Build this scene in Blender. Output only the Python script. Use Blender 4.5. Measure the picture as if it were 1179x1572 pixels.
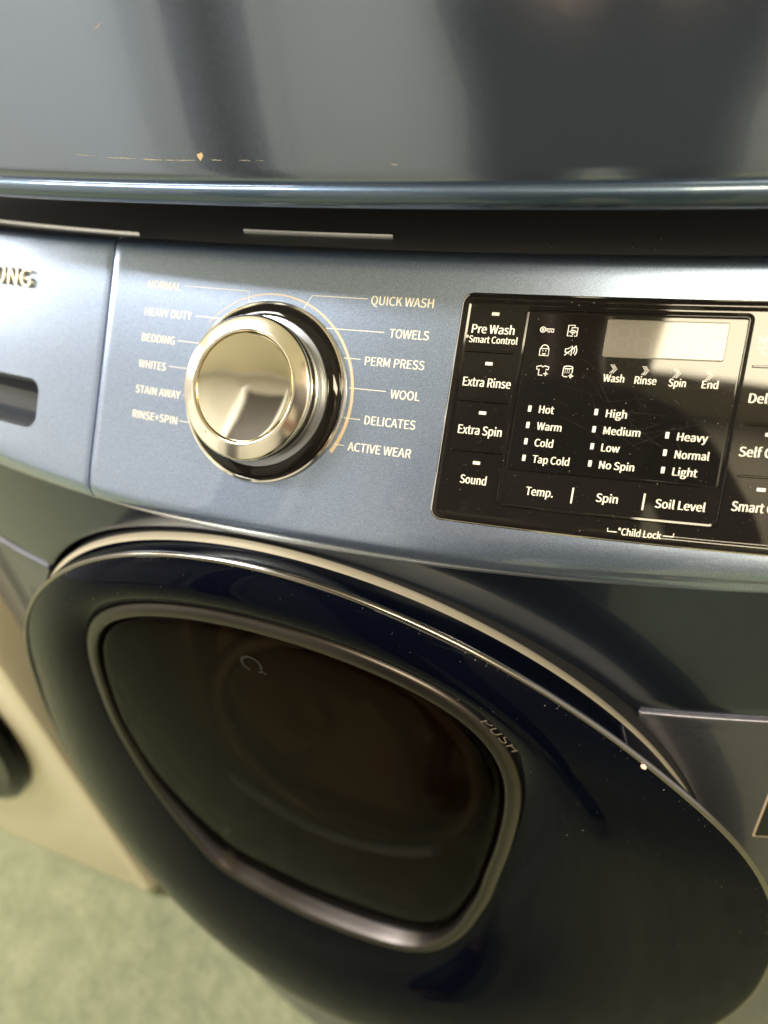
import bpy, bmesh, math, random, os
from mathutils import Matrix, Vector

# ------------------------------------------------------------------ scene, camera, light
for o in list(bpy.data.objects): bpy.data.objects.remove(o, do_unlink=True)
scene = bpy.context.scene
COL = scene.collection
Z0 = 0.900                      # height of the dial centre above the floor (local z = 0)

cam_d = bpy.data.cameras.new('camera'); cam = bpy.data.objects.new('camera', cam_d); COL.objects.link(cam)
cr = Vector((0.926426, 0.365768, -0.089156)); cu = Vector((-0.166908, 0.61131, 0.77359)); cf = Vector((-0.337456, 0.701793, -0.627383))
cm = Matrix.Identity(4)
for i in range(3):
    cm[i][0] = cr[i]; cm[i][1] = cu[i]; cm[i][2] = -cf[i]
cm[0][3], cm[1][3], cm[2][3] = 0.17534, -0.24881, 0.1615 + Z0
cam.matrix_world = cm
cam_d.sensor_fit = 'HORIZONTAL'; cam_d.sensor_width = 36.0; cam_d.lens = 1090.0 / 1179.0 * 36.0
cam_d.clip_start = 0.01; cam_d.clip_end = 50
cam_d.dof.use_dof = True; cam_d.dof.focus_distance = 0.300; cam_d.dof.aperture_fstop = 6.6
scene.camera = cam

world = bpy.data.worlds.new('World'); scene.world = world; world.use_nodes = True
bg = world.node_tree.nodes['Background']; bg.inputs[0].default_value = (0.50, 0.465, 0.42, 1); bg.inputs[1].default_value = 1.15

def area(name, cx, cy, cz, sx, sy, power, color, rot=(0, 0, 0)):
    l = bpy.data.lights.new(name, 'AREA'); l.shape = 'RECTANGLE'; l.size = sx; l.size_y = sy
    l.energy = power; l.color = color
    o = bpy.data.objects.new(name, l); COL.objects.link(o); o.location = (cx, cy, cz); o.rotation_euler = rot
    return o
area('ceiling_or_fill_lamp', 1.06, -1.22, 2.40, 1.20, 0.38, 44, (1.0, 0.86, 0.60))
area('ceiling_or_fill_lamp', -1.35, -0.54, 2.38, 1.20, 0.26, 46, (1.0, 0.96, 0.90))
area('ceiling_or_fill_lamp', -3.60, -0.75, 2.38, 1.20, 0.60, 50, (1.0, 0.92, 0.78))  # added fill with no known fitting, brightens the cream machine on the left

vs = scene.view_settings
scene.display_settings.display_device = 'sRGB'
vs.view_transform = 'Standard'; vs.look = 'None'; vs.exposure = 0.55; vs.gamma = 1.0; vs.use_curve_mapping = False
scene.cycles.max_bounces = 8; scene.cycles.glossy_bounces = 6
scene.cycles.use_denoising = True
scene.cycles.sample_clamp_indirect = 6.0

# ------------------------------------------------------------------ materials
def mat(name, base, rough=0.5, metal=0.0, coat=0.0, coat_rough=0.03, spec=0.5, ior=1.5):
    m = bpy.data.materials.new(name); m.use_nodes = True
    b = m.node_tree.nodes['Principled BSDF']
    b.inputs['Base Color'].default_value = (*base, 1); b.inputs['Roughness'].default_value = rough
    b.inputs['Metallic'].default_value = metal; b.inputs['Coat Weight'].default_value = coat
    b.inputs['Coat Roughness'].default_value = coat_rough; b.inputs['Specular IOR Level'].default_value = spec
    b.inputs['IOR'].default_value = ior
    return m
def nd(m, t): return m.node_tree.nodes.new(t)
def lk(m, a, b): m.node_tree.links.new(a, b)
def bsdf(m): return m.node_tree.nodes['Principled BSDF']
def coords(m, scale=(1, 1, 1)):
    tc = nd(m, 'ShaderNodeTexCoord'); mp = nd(m, 'ShaderNodeMapping'); mp.inputs['Scale'].default_value = scale
    lk(m, tc.outputs['Object'], mp.inputs['Vector']); return mp.outputs['Vector']
def noise(m, vec, scale, detail=3, rough=0.5):
    n = nd(m, 'ShaderNodeTexNoise'); n.inputs['Scale'].default_value = scale; n.inputs['Detail'].default_value = detail
    n.inputs['Roughness'].default_value = rough; lk(m, vec, n.inputs['Vector']); return n.outputs['Fac']
def ramp(m, fac, stops):
    r = nd(m, 'ShaderNodeValToRGB'); e = r.color_ramp.elements
    while len(e) < len(stops): e.new(0.5)
    for el, (p, c) in zip(e, stops): el.position = p; el.color = (*c, 1) if len(c) == 3 else c
    lk(m, fac, r.inputs['Fac']); return r.outputs['Color']
def bump(m, fac, strength, dist=0.001, coat=False):
    b = nd(m, 'ShaderNodeBump'); b.inputs['Strength'].default_value = strength; b.inputs['Distance'].default_value = dist
    lk(m, fac, b.inputs['Height']); lk(m, b.outputs['Normal'], bsdf(m).inputs['Coat Normal' if coat else 'Normal'])

def flake_paint(name, c0, c1, rough, coat=1.0, metal=0.85, brushed=False):
    m = mat(name, c0, rough, metal, coat, 0.035)
    v = coords(m)
    f = noise(m, v, 2600, 2, 0.7)
    lk(m, ramp(m, f, [(0.42, c0), (0.66, c1)]), bsdf(m).inputs['Base Color'])
    if brushed:
        v2 = coords(m, (6, 900, 900)); g = noise(m, v2, 1.0, 4, 0.6)
        lk(m, ramp(m, g, [(0.2, (rough - 0.1,) * 3), (0.8, (rough + 0.14,) * 3)]), bsdf(m).inputs['Roughness'])
        bump(m, g, 0.05, 0.0003)
    else:
        bump(m, f, 0.10, 0.0002)
    return m
PAINT = flake_paint('blue_flake_paint', (0.225, 0.290, 0.425), (0.40, 0.485, 0.67), 0.30)
BODY = flake_paint('grey_steel_paint', (0.036, 0.048, 0.080), (0.050, 0.064, 0.10), 0.24, 0.4, 0.85, False)
BODY2 = flake_paint('brushed_paint_lit', (0.105, 0.108, 0.145), (0.14, 0.143, 0.185), 0.34, 0.4, 0.85, True)  # brushed finish, with the light this lower panel catches lightened into the colour
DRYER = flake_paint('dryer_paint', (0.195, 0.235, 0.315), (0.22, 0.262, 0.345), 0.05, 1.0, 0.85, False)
NAVY = mat('navy_gloss', (0.0016, 0.0024, 0.0065), 0.04, spec=0.32, ior=1.17)
GLASSB = mat('tinted_glass', (0.005, 0.004, 0.0035), 0.03, ior=1.16)
SMOKE = bpy.data.materials.new('smoked_glass'); SMOKE.use_nodes = True; SMOKE.node_tree.nodes.clear()
_o = nd(SMOKE, 'ShaderNodeOutputMaterial'); _m = nd(SMOKE, 'ShaderNodeMixShader'); _t = nd(SMOKE, 'ShaderNodeBsdfTransparent'); _g = nd(SMOKE, 'ShaderNodeBsdfGlossy'); _f = nd(SMOKE, 'ShaderNodeFresnel')
_t.inputs['Color'].default_value = (0.38, 0.31, 0.255, 1); _g.inputs['Roughness'].default_value = 0.02; _f.inputs['IOR'].default_value = 1.10
lk(SMOKE, _f.outputs[0], _m.inputs[0]); lk(SMOKE, _t.outputs[0], _m.inputs[1]); lk(SMOKE, _g.outputs[0], _m.inputs[2]); lk(SMOKE, _m.outputs[0], _o.inputs[0])
BOWL = mat('inner_bowl', (0.060, 0.040, 0.026), 0.14, ior=1.4)
GASKET = mat('grey_gasket', (0.085, 0.066, 0.050), 0.35)
BAND = mat('bowl_reflection_arc', (0.12, 0.17, 0.26), 0.2)
GOLD = mat('warm_silver_ring', (0.92, 0.82, 0.62), 0.32, 0.6)
CHROME = mat('chrome', (0.86, 0.83, 0.76), 0.07, 1.0)
BRUSH = mat('brushed_chrome', (0.90, 0.85, 0.72), 0.14, 1.0)
DISC = mat('mirror_chrome', (0.84, 0.79, 0.66), 0.03, 1.0)
SATIN = mat('satin_silver', (0.34, 0.36, 0.40), 0.30, 0.9)
RIMCH = mat('smoked_chrome', (0.085, 0.076, 0.072), 0.36, 1.0)
DARKCH = mat('dark_chrome', (0.30, 0.28, 0.26), 0.22, 1.0)
BLACK = mat('black_gloss_plastic', (0.010, 0.009, 0.008), 0.03, ior=1.36)
SCREEN = mat('black_screen', (0.007, 0.0065, 0.006), 0.012, ior=1.36)
LEDGE = mat('dusty_ledge', (0.22, 0.22, 0.225), 0.55)
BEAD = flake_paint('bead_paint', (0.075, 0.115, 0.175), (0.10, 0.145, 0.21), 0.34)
POCKET = mat('pocket_plastic', (0.030, 0.036, 0.048), 0.35)
LETTER = mat('brushed_letters', (0.80, 0.70, 0.50), 0.35, 0.8)
sv = coords(SCREEN, (25, 160, 60)); lk(SCREEN, ramp(SCREEN, noise(SCREEN, sv, 1.0, 4, 0.6), [(0.35, (0.010,) * 3), (0.75, (0.07,) * 3)]), bsdf(SCREEN).inputs['Roughness'])
MATTE = mat('black_matte', (0.006, 0.006, 0.007), 0.6)
PRINT = mat('cream_print', (0.80, 0.76, 0.66), 0.55)
PRINTT = mat('tan_print', (0.62, 0.50, 0.36), 0.45)
PALE = mat('pale_indicator', (0.74, 0.72, 0.68), 0.4)
LCD = mat('lcd_grey', (0.165, 0.152, 0.125), 0.06, ior=1.4)
LCDSEG = mat('lcd_segment', (0.178, 0.165, 0.137), 0.06, ior=1.4)
TRIM = mat('pale_trim', (0.80, 0.82, 0.84), 0.25, 0.6)
WHITE = mat('cream_enamel', (0.97, 0.86, 0.64), 0.35, 0, 0.3, 0.15)
CHIP = mat('bare_chip', (0.70, 0.48, 0.28), 0.6)
SCUFF2 = mat('worn_print', (0.15, 0.125, 0.095), 0.6)
SCUFF = mat('scuff', (0.42, 0.38, 0.31), 0.6)

# ------------------------------------------------------------------ object helpers
def link(name, me, m, parent=None, smooth=35):
    o = bpy.data.objects.new(name, me); COL.objects.link(o)
    if m is not None: me.materials.append(m)
    if smooth is not None:
        me.shade_smooth(); me.set_sharp_from_angle(angle=math.radians(smooth))
    if parent is not None: o.parent = parent
    return o
def mesh(name, verts, faces, m, parent=None, smooth=35):
    me = bpy.data.meshes.new(name); me.from_pydata([(v[0], v[1], v[2] + Z0) for v in verts], [], faces); me.update()
    return link(name, me, m, parent, smooth)
def thing(name, label, cat):
    o = bpy.data.objects.new(name, None); COL.objects.link(o); o['label'] = label; o['category'] = cat; o.empty_display_size = 0.05
    return o
def grid(name, rows, m, parent, close=False, smooth=35, flip=False):
    """rows: list of equally long point lists; close wraps each row round"""
    n = len(rows[0]); V = [p for r in rows for p in r]; F = []
    for i in range(len(rows) - 1):
        for j in range(n if close else n - 1):
            k = (j + 1) % n
            q = (i * n + j, i * n + k, (i + 1) * n + k, (i + 1) * n + j)
            F.append(q[::-1] if flip else q)
    return mesh(name, V, F, m, parent, smooth)

# control panel frame: x along the machine, s up the leaning face, h outward
L = 0.6426; KB = 0.2942; X0 = -0.0048; SL, CL = math.sin(L), math.cos(L)
def PM(x, s, h=0.0):
    k = KB + (0.509 - KB) * min(1, max(0, (-0.048 - s) / 0.017)) ** 2
    y = k * ((x - X0) ** 2 - X0 ** 2) + s * SL - h * CL
    return (x, y, s * CL + h * SL)

washer = thing('washing_machine', 'blue front-loading washing machine with chrome dial and dark door, under the dryer', 'washing machine')
dryer = thing('tumble_dryer', 'dark grey machine front stacked above the blue washing machine', 'dryer')

# ------------------------------------------------------------------ control panel and drawer
TOPROLL = [(0.063 + 0.0075 * math.sin(a), -0.0075 + 0.0075 * math.cos(a)) for a in [math.radians(53.2) * i / 7 for i in range(8)]]
BOTROLL = [(-0.060 - 0.010 * math.sin(a), -0.010 + 0.010 * math.cos(a)) for a in [math.radians(150) * i / 12 for i in range(13)]]
def lerp(a, b, t): return a + (b - a) * t
def column(x, dh, lo=None, hi=None, part='all'):
    pts = []
    if part in ('all', 'bottom'):
        for s, h in reversed(BOTROLL[1:]): pts.append(PM(x, s, h + dh))
        top = 0.063 if part == 'all' else lo
        nr = 40 if part == 'all' else 16
        for i in range(nr + 1): pts.append(PM(x, lerp(-0.060, top, i / nr), dh))
    else:
        for i in range(9): pts.append(PM(x, lerp(hi, 0.063, i / 8), dh))
    if part in ('all', 'top'):
        for s, h in TOPROLL[1:]: pts.append(PM(x, s, h + dh))
    return pts
def xcols(a, b, n, ea=True, eb=True):
    c = [(lerp(a, b, i / n), 0.0) for i in range(n + 1)]
    if ea: c = [(a - 0.0004, -0.012), (a - 0.0004, -0.0012), (a - 0.0001, -0.0003)] + [(a + 0.0006, 0.0)] + c[1:]
    if eb: c = c[:-1] + [(b - 0.0006, 0.0), (b + 0.0001, -0.0003), (b + 0.0004, -0.0012), (b + 0.0004, -0.012)]
    return c
grid('control_panel', [column(x, d) for x, d in xcols(-0.0982, 0.339, 90)], PAINT, washer, flip=True)

def rr(x0, x1, s0, s1, r, nc=6, nx=10):
    """rounded rectangle as columns (x, s_low, s_high)"""
    out = []
    for i in range(nc + 1):
        a = math.pi / 2 * i / nc; out.append((x0 + r - r * math.cos(a), s0 + r - r * math.sin(a), s1 - r + r * math.sin(a)))
    for i in range(1, nx): out.append((lerp(x0 + r, x1 - r, i / nx), s0, s1))
    for i in range(nc, -1, -1):
        a = math.pi / 2 * i / nc; out.append((x1 - r + r * math.cos(a), s0 + r - r * math.sin(a), s1 - r + r * math.sin(a)))
    return out
def loop_of(c): return [(x, hi) for x, lo, hi in c] + [(x, lo) for x, lo, hi in reversed(c)]
def slab(name, x0, x1, s0, s1, r, prof, m, parent, nc=6, nx=12, hbase=0.0, fill=True, smooth=35, mp=PM):
    """stack of rounded-rectangle outlines: prof = [(inset, h), ...]; the last is filled"""
    V = []; F = []; n = None
    for ins, h in prof:
        lp = loop_of(rr(x0 + ins, x1 - ins, s0 + ins, s1 - ins, max(r - ins, 0.0002), nc, nx)); n = len(lp)
        V += [mp(x, s, h + hbase) for x, s in lp]
    for i in range(len(prof) - 1):
        for j in range(n):
            k = (j + 1) % n; F.append(((i + 1) * n + j, (i + 1) * n + k, i * n + k, i * n + j))
    if fill:
        b = (len(prof) - 1) * n; hlf = n // 2
        for j in range(hlf - 1): F.append((b + j, b + j + 1, b + n - 2 - j, b + n - 1 - j)[::-1])
    return mesh(name, V, F, m, parent, smooth)

# detergent drawer with a hand pocket
drawer = bpy.data.objects.new('detergent_drawer', None); COL.objects.link(drawer); drawer.parent = washer
HX0, HX1, HS0, HS1, HR = -0.300, -0.1415, -0.0385, -0.0115, 0.0075
V = []; F = []
def addgrid(cols):
    b = len(V); n = len(cols[0])
    for c in cols: V.extend(c)
    for i in range(len(cols) - 1):
        for j in range(n - 1): F.append((b + i * n + j, b + (i + 1) * n + j, b + (i + 1) * n + j + 1, b + i * n + j + 1))
addgrid([column(x, d) for x, d in xcols(-0.339, HX0, 8, True, False)])
addgrid([column(x, d) for x, d in xcols(HX1, -0.0998, 10, False, True)])
hc = rr(HX0, HX1, HS0, HS1, HR, 8, 16)
addgrid([column(x, 0, hi=hi, part='top') for x, lo, hi in hc])
addgrid([column(x, 0, lo=lo, part='bottom') for x, lo, hi in hc])
mesh('drawer_front', V, F, PAINT, drawer)
slab('drawer_pocket', HX0, HX1, HS0, HS1, HR, [(0, 0), (0.0006, -0.0006), (0.0016, -0.0012), (0.0022, -0.004), (0.004, -0.016), (0.008, -0.020)], POCKET, drawer, 8, 16)
# raised lip along the back of the drawer and a short one behind the panel
def bar(name, xs, yf, z, w, hgt, m, parent):
    rows = []
    for x in xs:
        y = yf(x); rows.append([(x, y - w / 2, z - 0.002), (x, y - w / 2, z + hgt * .7), (x, y - w / 4, z + hgt), (x, y + w / 4, z + hgt), (x, y + w / 2, z + hgt * .7), (x, y + w / 2, z - 0.002)])
    return grid(name, rows, m, parent, smooth=60, flip=False)
bar('drawer_lip', [lerp(-0.338, -0.0885, i / 24) for i in range(25)], lambda x: 0.0465 + 0.36 * x * x, 0.0545, 0.0009, 0.0006, TRIM, drawer)
bar('trim_strip', [lerp(-0.033, 0.047, i / 12) for i in range(13)], lambda x: 0.0605 + 0.30 * x * x, 0.0540, 0.0004, 0.0006, TRIM, washer)
# top ledge of the washer behind the panel
yl = PM(0, *TOPROLL[-1])[1]; zl = PM(0, *TOPROLL[-1])[2]
grid('top_ledge', [[(x, yl - 0.001 + KB * ((x - X0) ** 2 - X0 ** 2), zl - 0.0006), (x, 0.075 + .1 * x * x, zl - 0.0012), (x, 0.72, zl - 0.0012)] for x in [lerp(-0.339, 0.339, i / 40) for i in range(41)]], LEDGE, washer)

# ------------------------------------------------------------------ lettering
def load_font():
    try:
        p = os.path.join(bpy.utils.resource_path('LOCAL'), 'datafiles', 'fonts', 'Noto Sans CJK Regular.woff2')
        if os.path.exists(p): return bpy.data.fonts.load(p)
    except Exception: pass
    return None
FONT = load_font()
def text_mesh(txt, off=0.0, extrude=0.0):
    c = bpy.data.curves.new('t', 'FONT'); c.body = txt; c.size = 1.0; c.offset = off; c.extrude = extrude
    c.resolution_u = 4; c.fill_mode = 'BOTH' if extrude else 'FRONT'
    if FONT: c.font = FONT
    o = bpy.data.objects.new('t', c); COL.objects.link(o)
    dg = bpy.context.evaluated_depsgraph_get(); me = bpy.data.meshes.new_from_object(o.evaluated_get(dg))
    bpy.data.objects.remove(o, do_unlink=True); bpy.data.curves.remove(c)
    return me
_h = text_mesh('H'); CAP = max(v.co.y for v in _h.vertices) - min(v.co.y for v in _h.vertices)
def label(name, txt, x0, x1, s, cap, m, parent, off=0.008, h=0.00006, mp=PM, ext=0.0):
    me = text_mesh(txt, 0.0, ext)
    if not ext and off > 0:                       # heavier strokes: the same outline laid a hair to each side
        n = len(me.vertices); co = [v.co.copy() for v in me.vertices]; fs = [tuple(p.vertices) for p in me.polygons]
        V = []; F = []
        for q, d in enumerate((-off, off)):
            V += [(c.x + d, c.y, q * 0.002) for c in co]; F += [tuple(i + q * n for i in f) for f in fs]
        bpy.data.meshes.remove(me); me = bpy.data.meshes.new(name); me.from_pydata(V, [], F)
    xs = [v.co.x for v in me.vertices]; a, b = min(xs), max(xs)
    kx = (x1 - x0) / (b - a); ky = cap / CAP
    for v in me.vertices:
        p = mp(x0 + (v.co.x - a) * kx, s + v.co.y * ky, h + v.co.z * (0.0012 / max(ext, 1e-6) if ext else 0.004)); v.co = (p[0], p[1], p[2] + Z0)
    me.name = name; me.update()
    return link(name, me, m, parent, None)
def ribbon(pts, w, V, F, h=0.00006, mp=PM, closed=False, sub=0.004):
    P = []
    q = pts + [pts[0]] if closed else pts
    for (a, b) in zip(q[:-1], q[1:]):
        n = max(1, int(math.hypot(b[0] - a[0], b[1] - a[1]) / sub))
        for i in range(n): P.append((lerp(a[0], b[0], i / n), lerp(a[1], b[1], i / n)))
    P.append(q[-1]); n = len(P); base = len(V)
    for i, p in enumerate(P):
        if closed: a, b = P[(i - 1) % (n - 1)], P[(i + 1) % (n - 1)]
        else: a, b = P[max(0, i - 1)], P[min(n - 1, i + 1)]
        dx, dy = b[0] - a[0], b[1] - a[1]; l = math.hypot(dx, dy) or 1e-9
        nx, ny = -dy / l * w / 2, dx / l * w / 2
        V.append(mp(p[0] + nx, p[1] + ny, h)); V.append(mp(p[0] - nx, p[1] - ny, h))
    for i in range(n - 1): F.append((base + 2 * i, base + 2 * i + 1, base + 2 * i + 3, base + 2 * i + 2))
def lines(name, polys, w, m, parent, h=0.00006, mp=PM):
    V = []; F = []
    for p in polys:
        closed = p[-1] == 'c'; pts = p[:-1] if closed else p
        ribbon(list(pts), w, V, F, h, mp, closed)
    return mesh(name, V, F, m, parent, None)
mm = 0.001
PROG = [('NORMAL', -74.3, -54.0, 43.9), ('HEAVY DUTY', -74.3, -45.4, 30.3), ('BEDDING', -74.3, -53.8, 17.4), ('WHITES', -74.3, -57.2, 4.1), ('STAIN AWAY', -74.4, -46.4, -8.7), ('RINSE+SPIN', -74.4, -46.4, -21.4),
        ('QUICK WASH', 47.8, 76.8, 44.0), ('TOWELS', 58.6, 76.8, 30.1), ('PERM PRESS', 49.0, 76.8, 17.2), ('WOOL', 63.2, 76.8, 3.7), ('DELICATES', 52.9, 76.8, -8.9), ('ACTIVE WEAR', 46.7, 76.8, -21.5)]
for t, a, b, s in PROG: label('program_label', t, a * mm, b * mm, s * mm, 3.85 * mm, PRINT, washer, 0.007)
for p in [[(-52.0, 46.4), (-14.6, 46.4), (-14.0, 40.6)], [(-43.4, 32.4), (-26.3, 32.4)], [(-52.2, 19.6), (-36, 19.6)], [(-55.4, 6.6), (-40, 6.6)], [(-45, -6.5), (-41, -6.5)], [(-45.3, -19.3), (-36, -19.3)],
          [(46.1, 46.4), (18.8, 46.4), (15.3, 40.3)], [(56.1, 32.2), (27.8, 32.2)], [(46.9, 19.6), (38.8, 19.6)], [(60.9, 6.5), (43, 6.5)], [(50.7, -7.1), (42.7, -7.1)], [(44.9, -19.5), (40, -19.5)]]:
    lines('leader_line', [[(x * mm, s * mm) for x, s in p]], 0.00032, PRINT, washer)
# crescent printed round the dial
rows = []
for i in range(61):
    t = i / 60; a = math.radians(140 - 171 * t); r1 = 0.0461; r0 = r1 - (0.00035 + 0.0015 * t ** 1.3)
    rows.append([PM(r0 * math.cos(a), r0 * math.sin(a), 0.00005), PM(r1 * math.cos(a), r1 * math.sin(a), 0.00005)])
grid('dial_crescent', rows, PRINTT, washer, smooth=None, flip=True)
# raised maker's name on the drawer
label('maker_lettering', 'SAMSUNG', -0.2225, -0.1548, 0.0372, 0.0093, LETTER, drawer, 0.0, 0.0008, PM, 0.02)

# ------------------------------------------------------------------ dial
dial = bpy.data.objects.new('dial', None); COL.objects.link(dial); dial.parent = washer
def lathe(name, prof, m, parent, seg=96, smooth=30, fn=None):
    rows = []
    for r, h in prof:
        row = []
        for j in range(seg):
            a = 2 * math.pi * j / seg; rr_ = max(r, 1e-5)
            x, s = rr_ * math.cos(a), rr_ * math.sin(a); y = s * SL - h * CL; row.append((x, y, s * CL + h * SL))
        rows.append(row)
    return grid(name, rows, m, parent, close=True, smooth=smooth)
lathe('base_ring', [(0.0428, -0.003), (0.0428, 0.0012), (0.0424, 0.0019), (0.0416, 0.0021), (0.0410, 0.0017), (0.0408, 0.0)], CHROME, dial)
lathe('black_ring', [(0.0410, 0.0), (0.0408, 0.0016), (0.0402, 0.0024), (0.0385, 0.0033), (0.0362, 0.0040), (0.0354, 0.0040), (0.0350, 0.003)], BLACK, dial)
lathe('silver_ring', [(0.0356, 0.002), (0.0354, 0.0036), (0.0349, 0.0043), (0.0300, 0.0052), (0.0296, 0.0048), (0.0296, 0.003)], SATIN, dial)
lathe('neck', [(0.0300, 0.002), (0.0290, 0.005), (0.0288, 0.0095)], BLACK, dial)
lathe('cap_ring', [(0.0290, 0.0075), (0.0318, 0.0078), (0.0326, 0.0085), (0.0329, 0.0100), (0.0329, 0.0150), (0.0328, 0.0158), (0.0325, 0.0164), (0.0321, 0.0168), (0.0317, 0.01695), (0.0300, 0.01745), (0.0270, 0.01835), (0.0262, 0.01855), (0.0256, 0.01860), (0.0252, 0.01845), (0.0250, 0.0181), (0.0249, 0.0172), (0.0248, 0.0160)], BRUSH, dial, 128)
lathe('cap_face', [(0.0247, 0.0168), (0.0244, 0.0177), (0.0239, 0.0181), (0.0225, 0.0182), (0.0150, 0.01835), (0.0070, 0.01845), (0.0, 0.0185)], DISC, dial, 128)
lines('pointer_mark', [[(-0.0185, -0.0235), (-0.0170, -0.0216)]], 0.0007, PRINTT, dial, 0.0192)

# ------------------------------------------------------------------ display
disp = bpy.data.objects.new('display_panel', None); COL.objects.link(disp); disp.parent = washer
slab('display_edge', 0.0893, 0.2317, -0.0464, 0.0513, 0.0050, [(0, -0.001), (0, 0.0004), (0.0003, 0.0006), (0.0006, 0.0004), (0.0006, 0.0)], CHROME, disp, 6, 24, fill=False)
slab('display_base', 0.0899, 0.2311, -0.0458, 0.0507, 0.0045, [(0, -0.001), (0, 0.0002), (0.0005, 0.0007), (0.0016, 0.0009), (0.0028, 0.0009), (0.0034, 0.0006), (0.0040, 0.0006)], BLACK, disp, 6, 30)
# central window: a raised frame that falls to the sunken screen; the key row below it
slab('screen_frame', 0.1170, 0.2030, -0.0372, 0.0463, 0.0030, [(0, 0.0005), (0.0001, 0.0012), (0.0005, 0.0015), (0.0013, 0.0014), (0.0016, 0.0010)], BLACK, disp, 5, 24)
slab('screen', 0.1188, 0.2012, -0.0216, 0.0446, 0.0012, [(0, 0.0010), (0.0001, 0.0013), (0.0005, 0.00145), (0.0012, 0.00145)], SCREEN, disp, 5, 24)
HB, HS = 0.00066, 0.00151
slab('lcd', 0.1497, 0.1945, 0.0272, 0.0422, 0.0008, [(0, 0.0015), (0.0001, 0.00158), (0.0003, 0.0016), (0.0006, 0.0016)], LCD, disp, 4, 12)
for t, a, b, s, c, h in [('Pre Wash', 95.2, 113.3, 34.4, 3.6, HB), ('*Smart Control', 93.2, 115.2, 30.4, 2.8, HB), ('Extra Rinse', 94.9, 115.3, 12.0, 3.7, HB), ('Extra Spin', 96.0, 114.8, -8.3, 3.7, HB), ('Sound', 100.3, 111.6, -29.4, 3.6, HB),
                      ('My Cycle', 205.4, 223.5, 34.3, 3.6, HB), ('*Cycle', 205.4, 216.0, 30.7, 2.8, HB), ('Delay End', 205.9, 226.5, 12.2, 3.6, HB), ('Self Clean', 206.0, 226.5, -8.5, 3.7, HB), ('Smart Care', 207.0, 228.0, -29.8, 3.7, HB)]:
    label('button_label', t, a * mm, b * mm, s * mm, c * mm, PRINT, disp, 0.010, h)
for t, a, b, s, c in [('Wash', 151.6, 159.7, 17.4, 2.95), ('Rinse', 163.6, 171.8, 17.2, 2.95), ('Spin', 176.3, 182.7, 16.9, 2.95), ('End', 188.4, 194.3, 16.8, 2.95),
                      ('Hot', 128.6, 134.7, 2.9, 3.1), ('Warm', 128.8, 138.8, -4.0, 3.1), ('Cold', 129.0, 136.5, -10.9, 3.1), ('Tap Cold', 129.2, 144.1, -17.7, 3.1),
                      ('High', 155.0, 163.1, 3.2, 3.1), ('Medium', 155.2, 169.3, -3.7, 3.1), ('Low', 155.5, 162.6, -10.6, 3.1), ('No Spin', 155.8, 169.3, -17.6, 3.1),
                      ('Heavy', 183.0, 194.2, -4.1, 3.1), ('Normal', 183.3, 195.9, -11.1, 3.1), ('Light', 183.6, 192.7, -17.9, 3.1)]:
    label('indicator_label', t, a * mm, b * mm, s * mm, c * mm, PRINT, disp, 0.010, HS)
for t, a, b, s, c in [('Temp.', 128.6, 139.8, -31.3, 3.4), ('Spin', 156.8, 165.3, -31.1, 3.4), ('Soil Level', 179.4, 197.9, -31.2, 3.4)]:
    label('button_label', t, a * mm, b * mm, s * mm, c * mm, PRINT, disp, 0.010, 0.00106)
label('button_label', '*Child Lock', 0.1673, 0.1838, -0.0436, 0.0028, PRINT, disp, 0.009, 0.00097)
lines('bracket_mark', [[(0.1633, -0.0413), (0.1634, -0.0426), (0.1670, -0.0426)]], 0.0004, PRINT, disp, 0.00097)
lines('bracket_mark', [[(0.1845, -0.0422), (0.1882, -0.0422), (0.1882, -0.0408)]], 0.0004, PRINT, disp, 0.00097)
for x, s in [(104.3, 42.6), (104.8, 21.8), (105.4, 1.0), (106.2, -20.3), (215.0, 42.6), (215.3, 21.8), (215.5, 0.3), (216.2, -20.9)]:
    slab('button_lamp', (x - 1.6) * mm, (x + 1.6) * mm, (s - 0.75) * mm, (s + 0.75) * mm, 0.0002, [(0, 0.0006), (0.0001, 0.0010)], PALE, disp, 2, 2)
for x, s in [(124.8, 4.4), (125.1, -2.4), (125.4, -9.2), (125.7, -16.1), (151.2, 5.0), (151.5, -2.0), (151.9, -8.9), (152.2, -15.9), (179.3, -2.3), (179.6, -9.2), (180.0, -16.1)]:
    slab('indicator_lamp', (x - 0.75) * mm, (x + 0.75) * mm, (s - 1.35) * mm, (s + 1.35) * mm, 0.0002, [(0, 0.0013), (0.0001, 0.00165)], PALE, disp, 2, 2)
for a, b, s in [(93.4, 114.0, 26.8), (94.0, 115.0, 6.0), (94.8, 116.0, -15.3), (204.8, 227.0, 26.1), (206.0, 227.5, 4.0), (206.9, 228.0, -16.1)]:
    slab('button_divider', a * mm, b * mm, (s - 0.55) * mm, (s + 0.55) * mm, 0.0005, [(0, 0.0005), (0.0001, 0.0010), (0.0003, 0.0013)], BLACK, disp, 4, 8)
for x, s0, s1 in [(147.4, -33.0, -26.3), (175.0, -32.8, -25.9)]:
    slab('key_divider', (x - 0.42) * mm, (x + 0.42) * mm, s0 * mm, s1 * mm, 0.0003, [(0, 0.0008), (0.0001, 0.00125)], PRINT, disp, 2, 2)
def circ(cx, cs, r, a0=0, a1=360, n=16): return [(cx + r * math.cos(math.radians(lerp(a0, a1, i / n))), cs + r * math.sin(math.radians(lerp(a0, a1, i / n)))) for i in range(n + 1)]
def icon(name, polys, w=0.00038):
    lines(name, [[(x * mm, s * mm) for x, s in p] for p in polys], w, PALE, disp, HS)
def ic(cx, cs, polys): return [[(cx + x, cs + s) for x, s in p] for p in polys]
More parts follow.
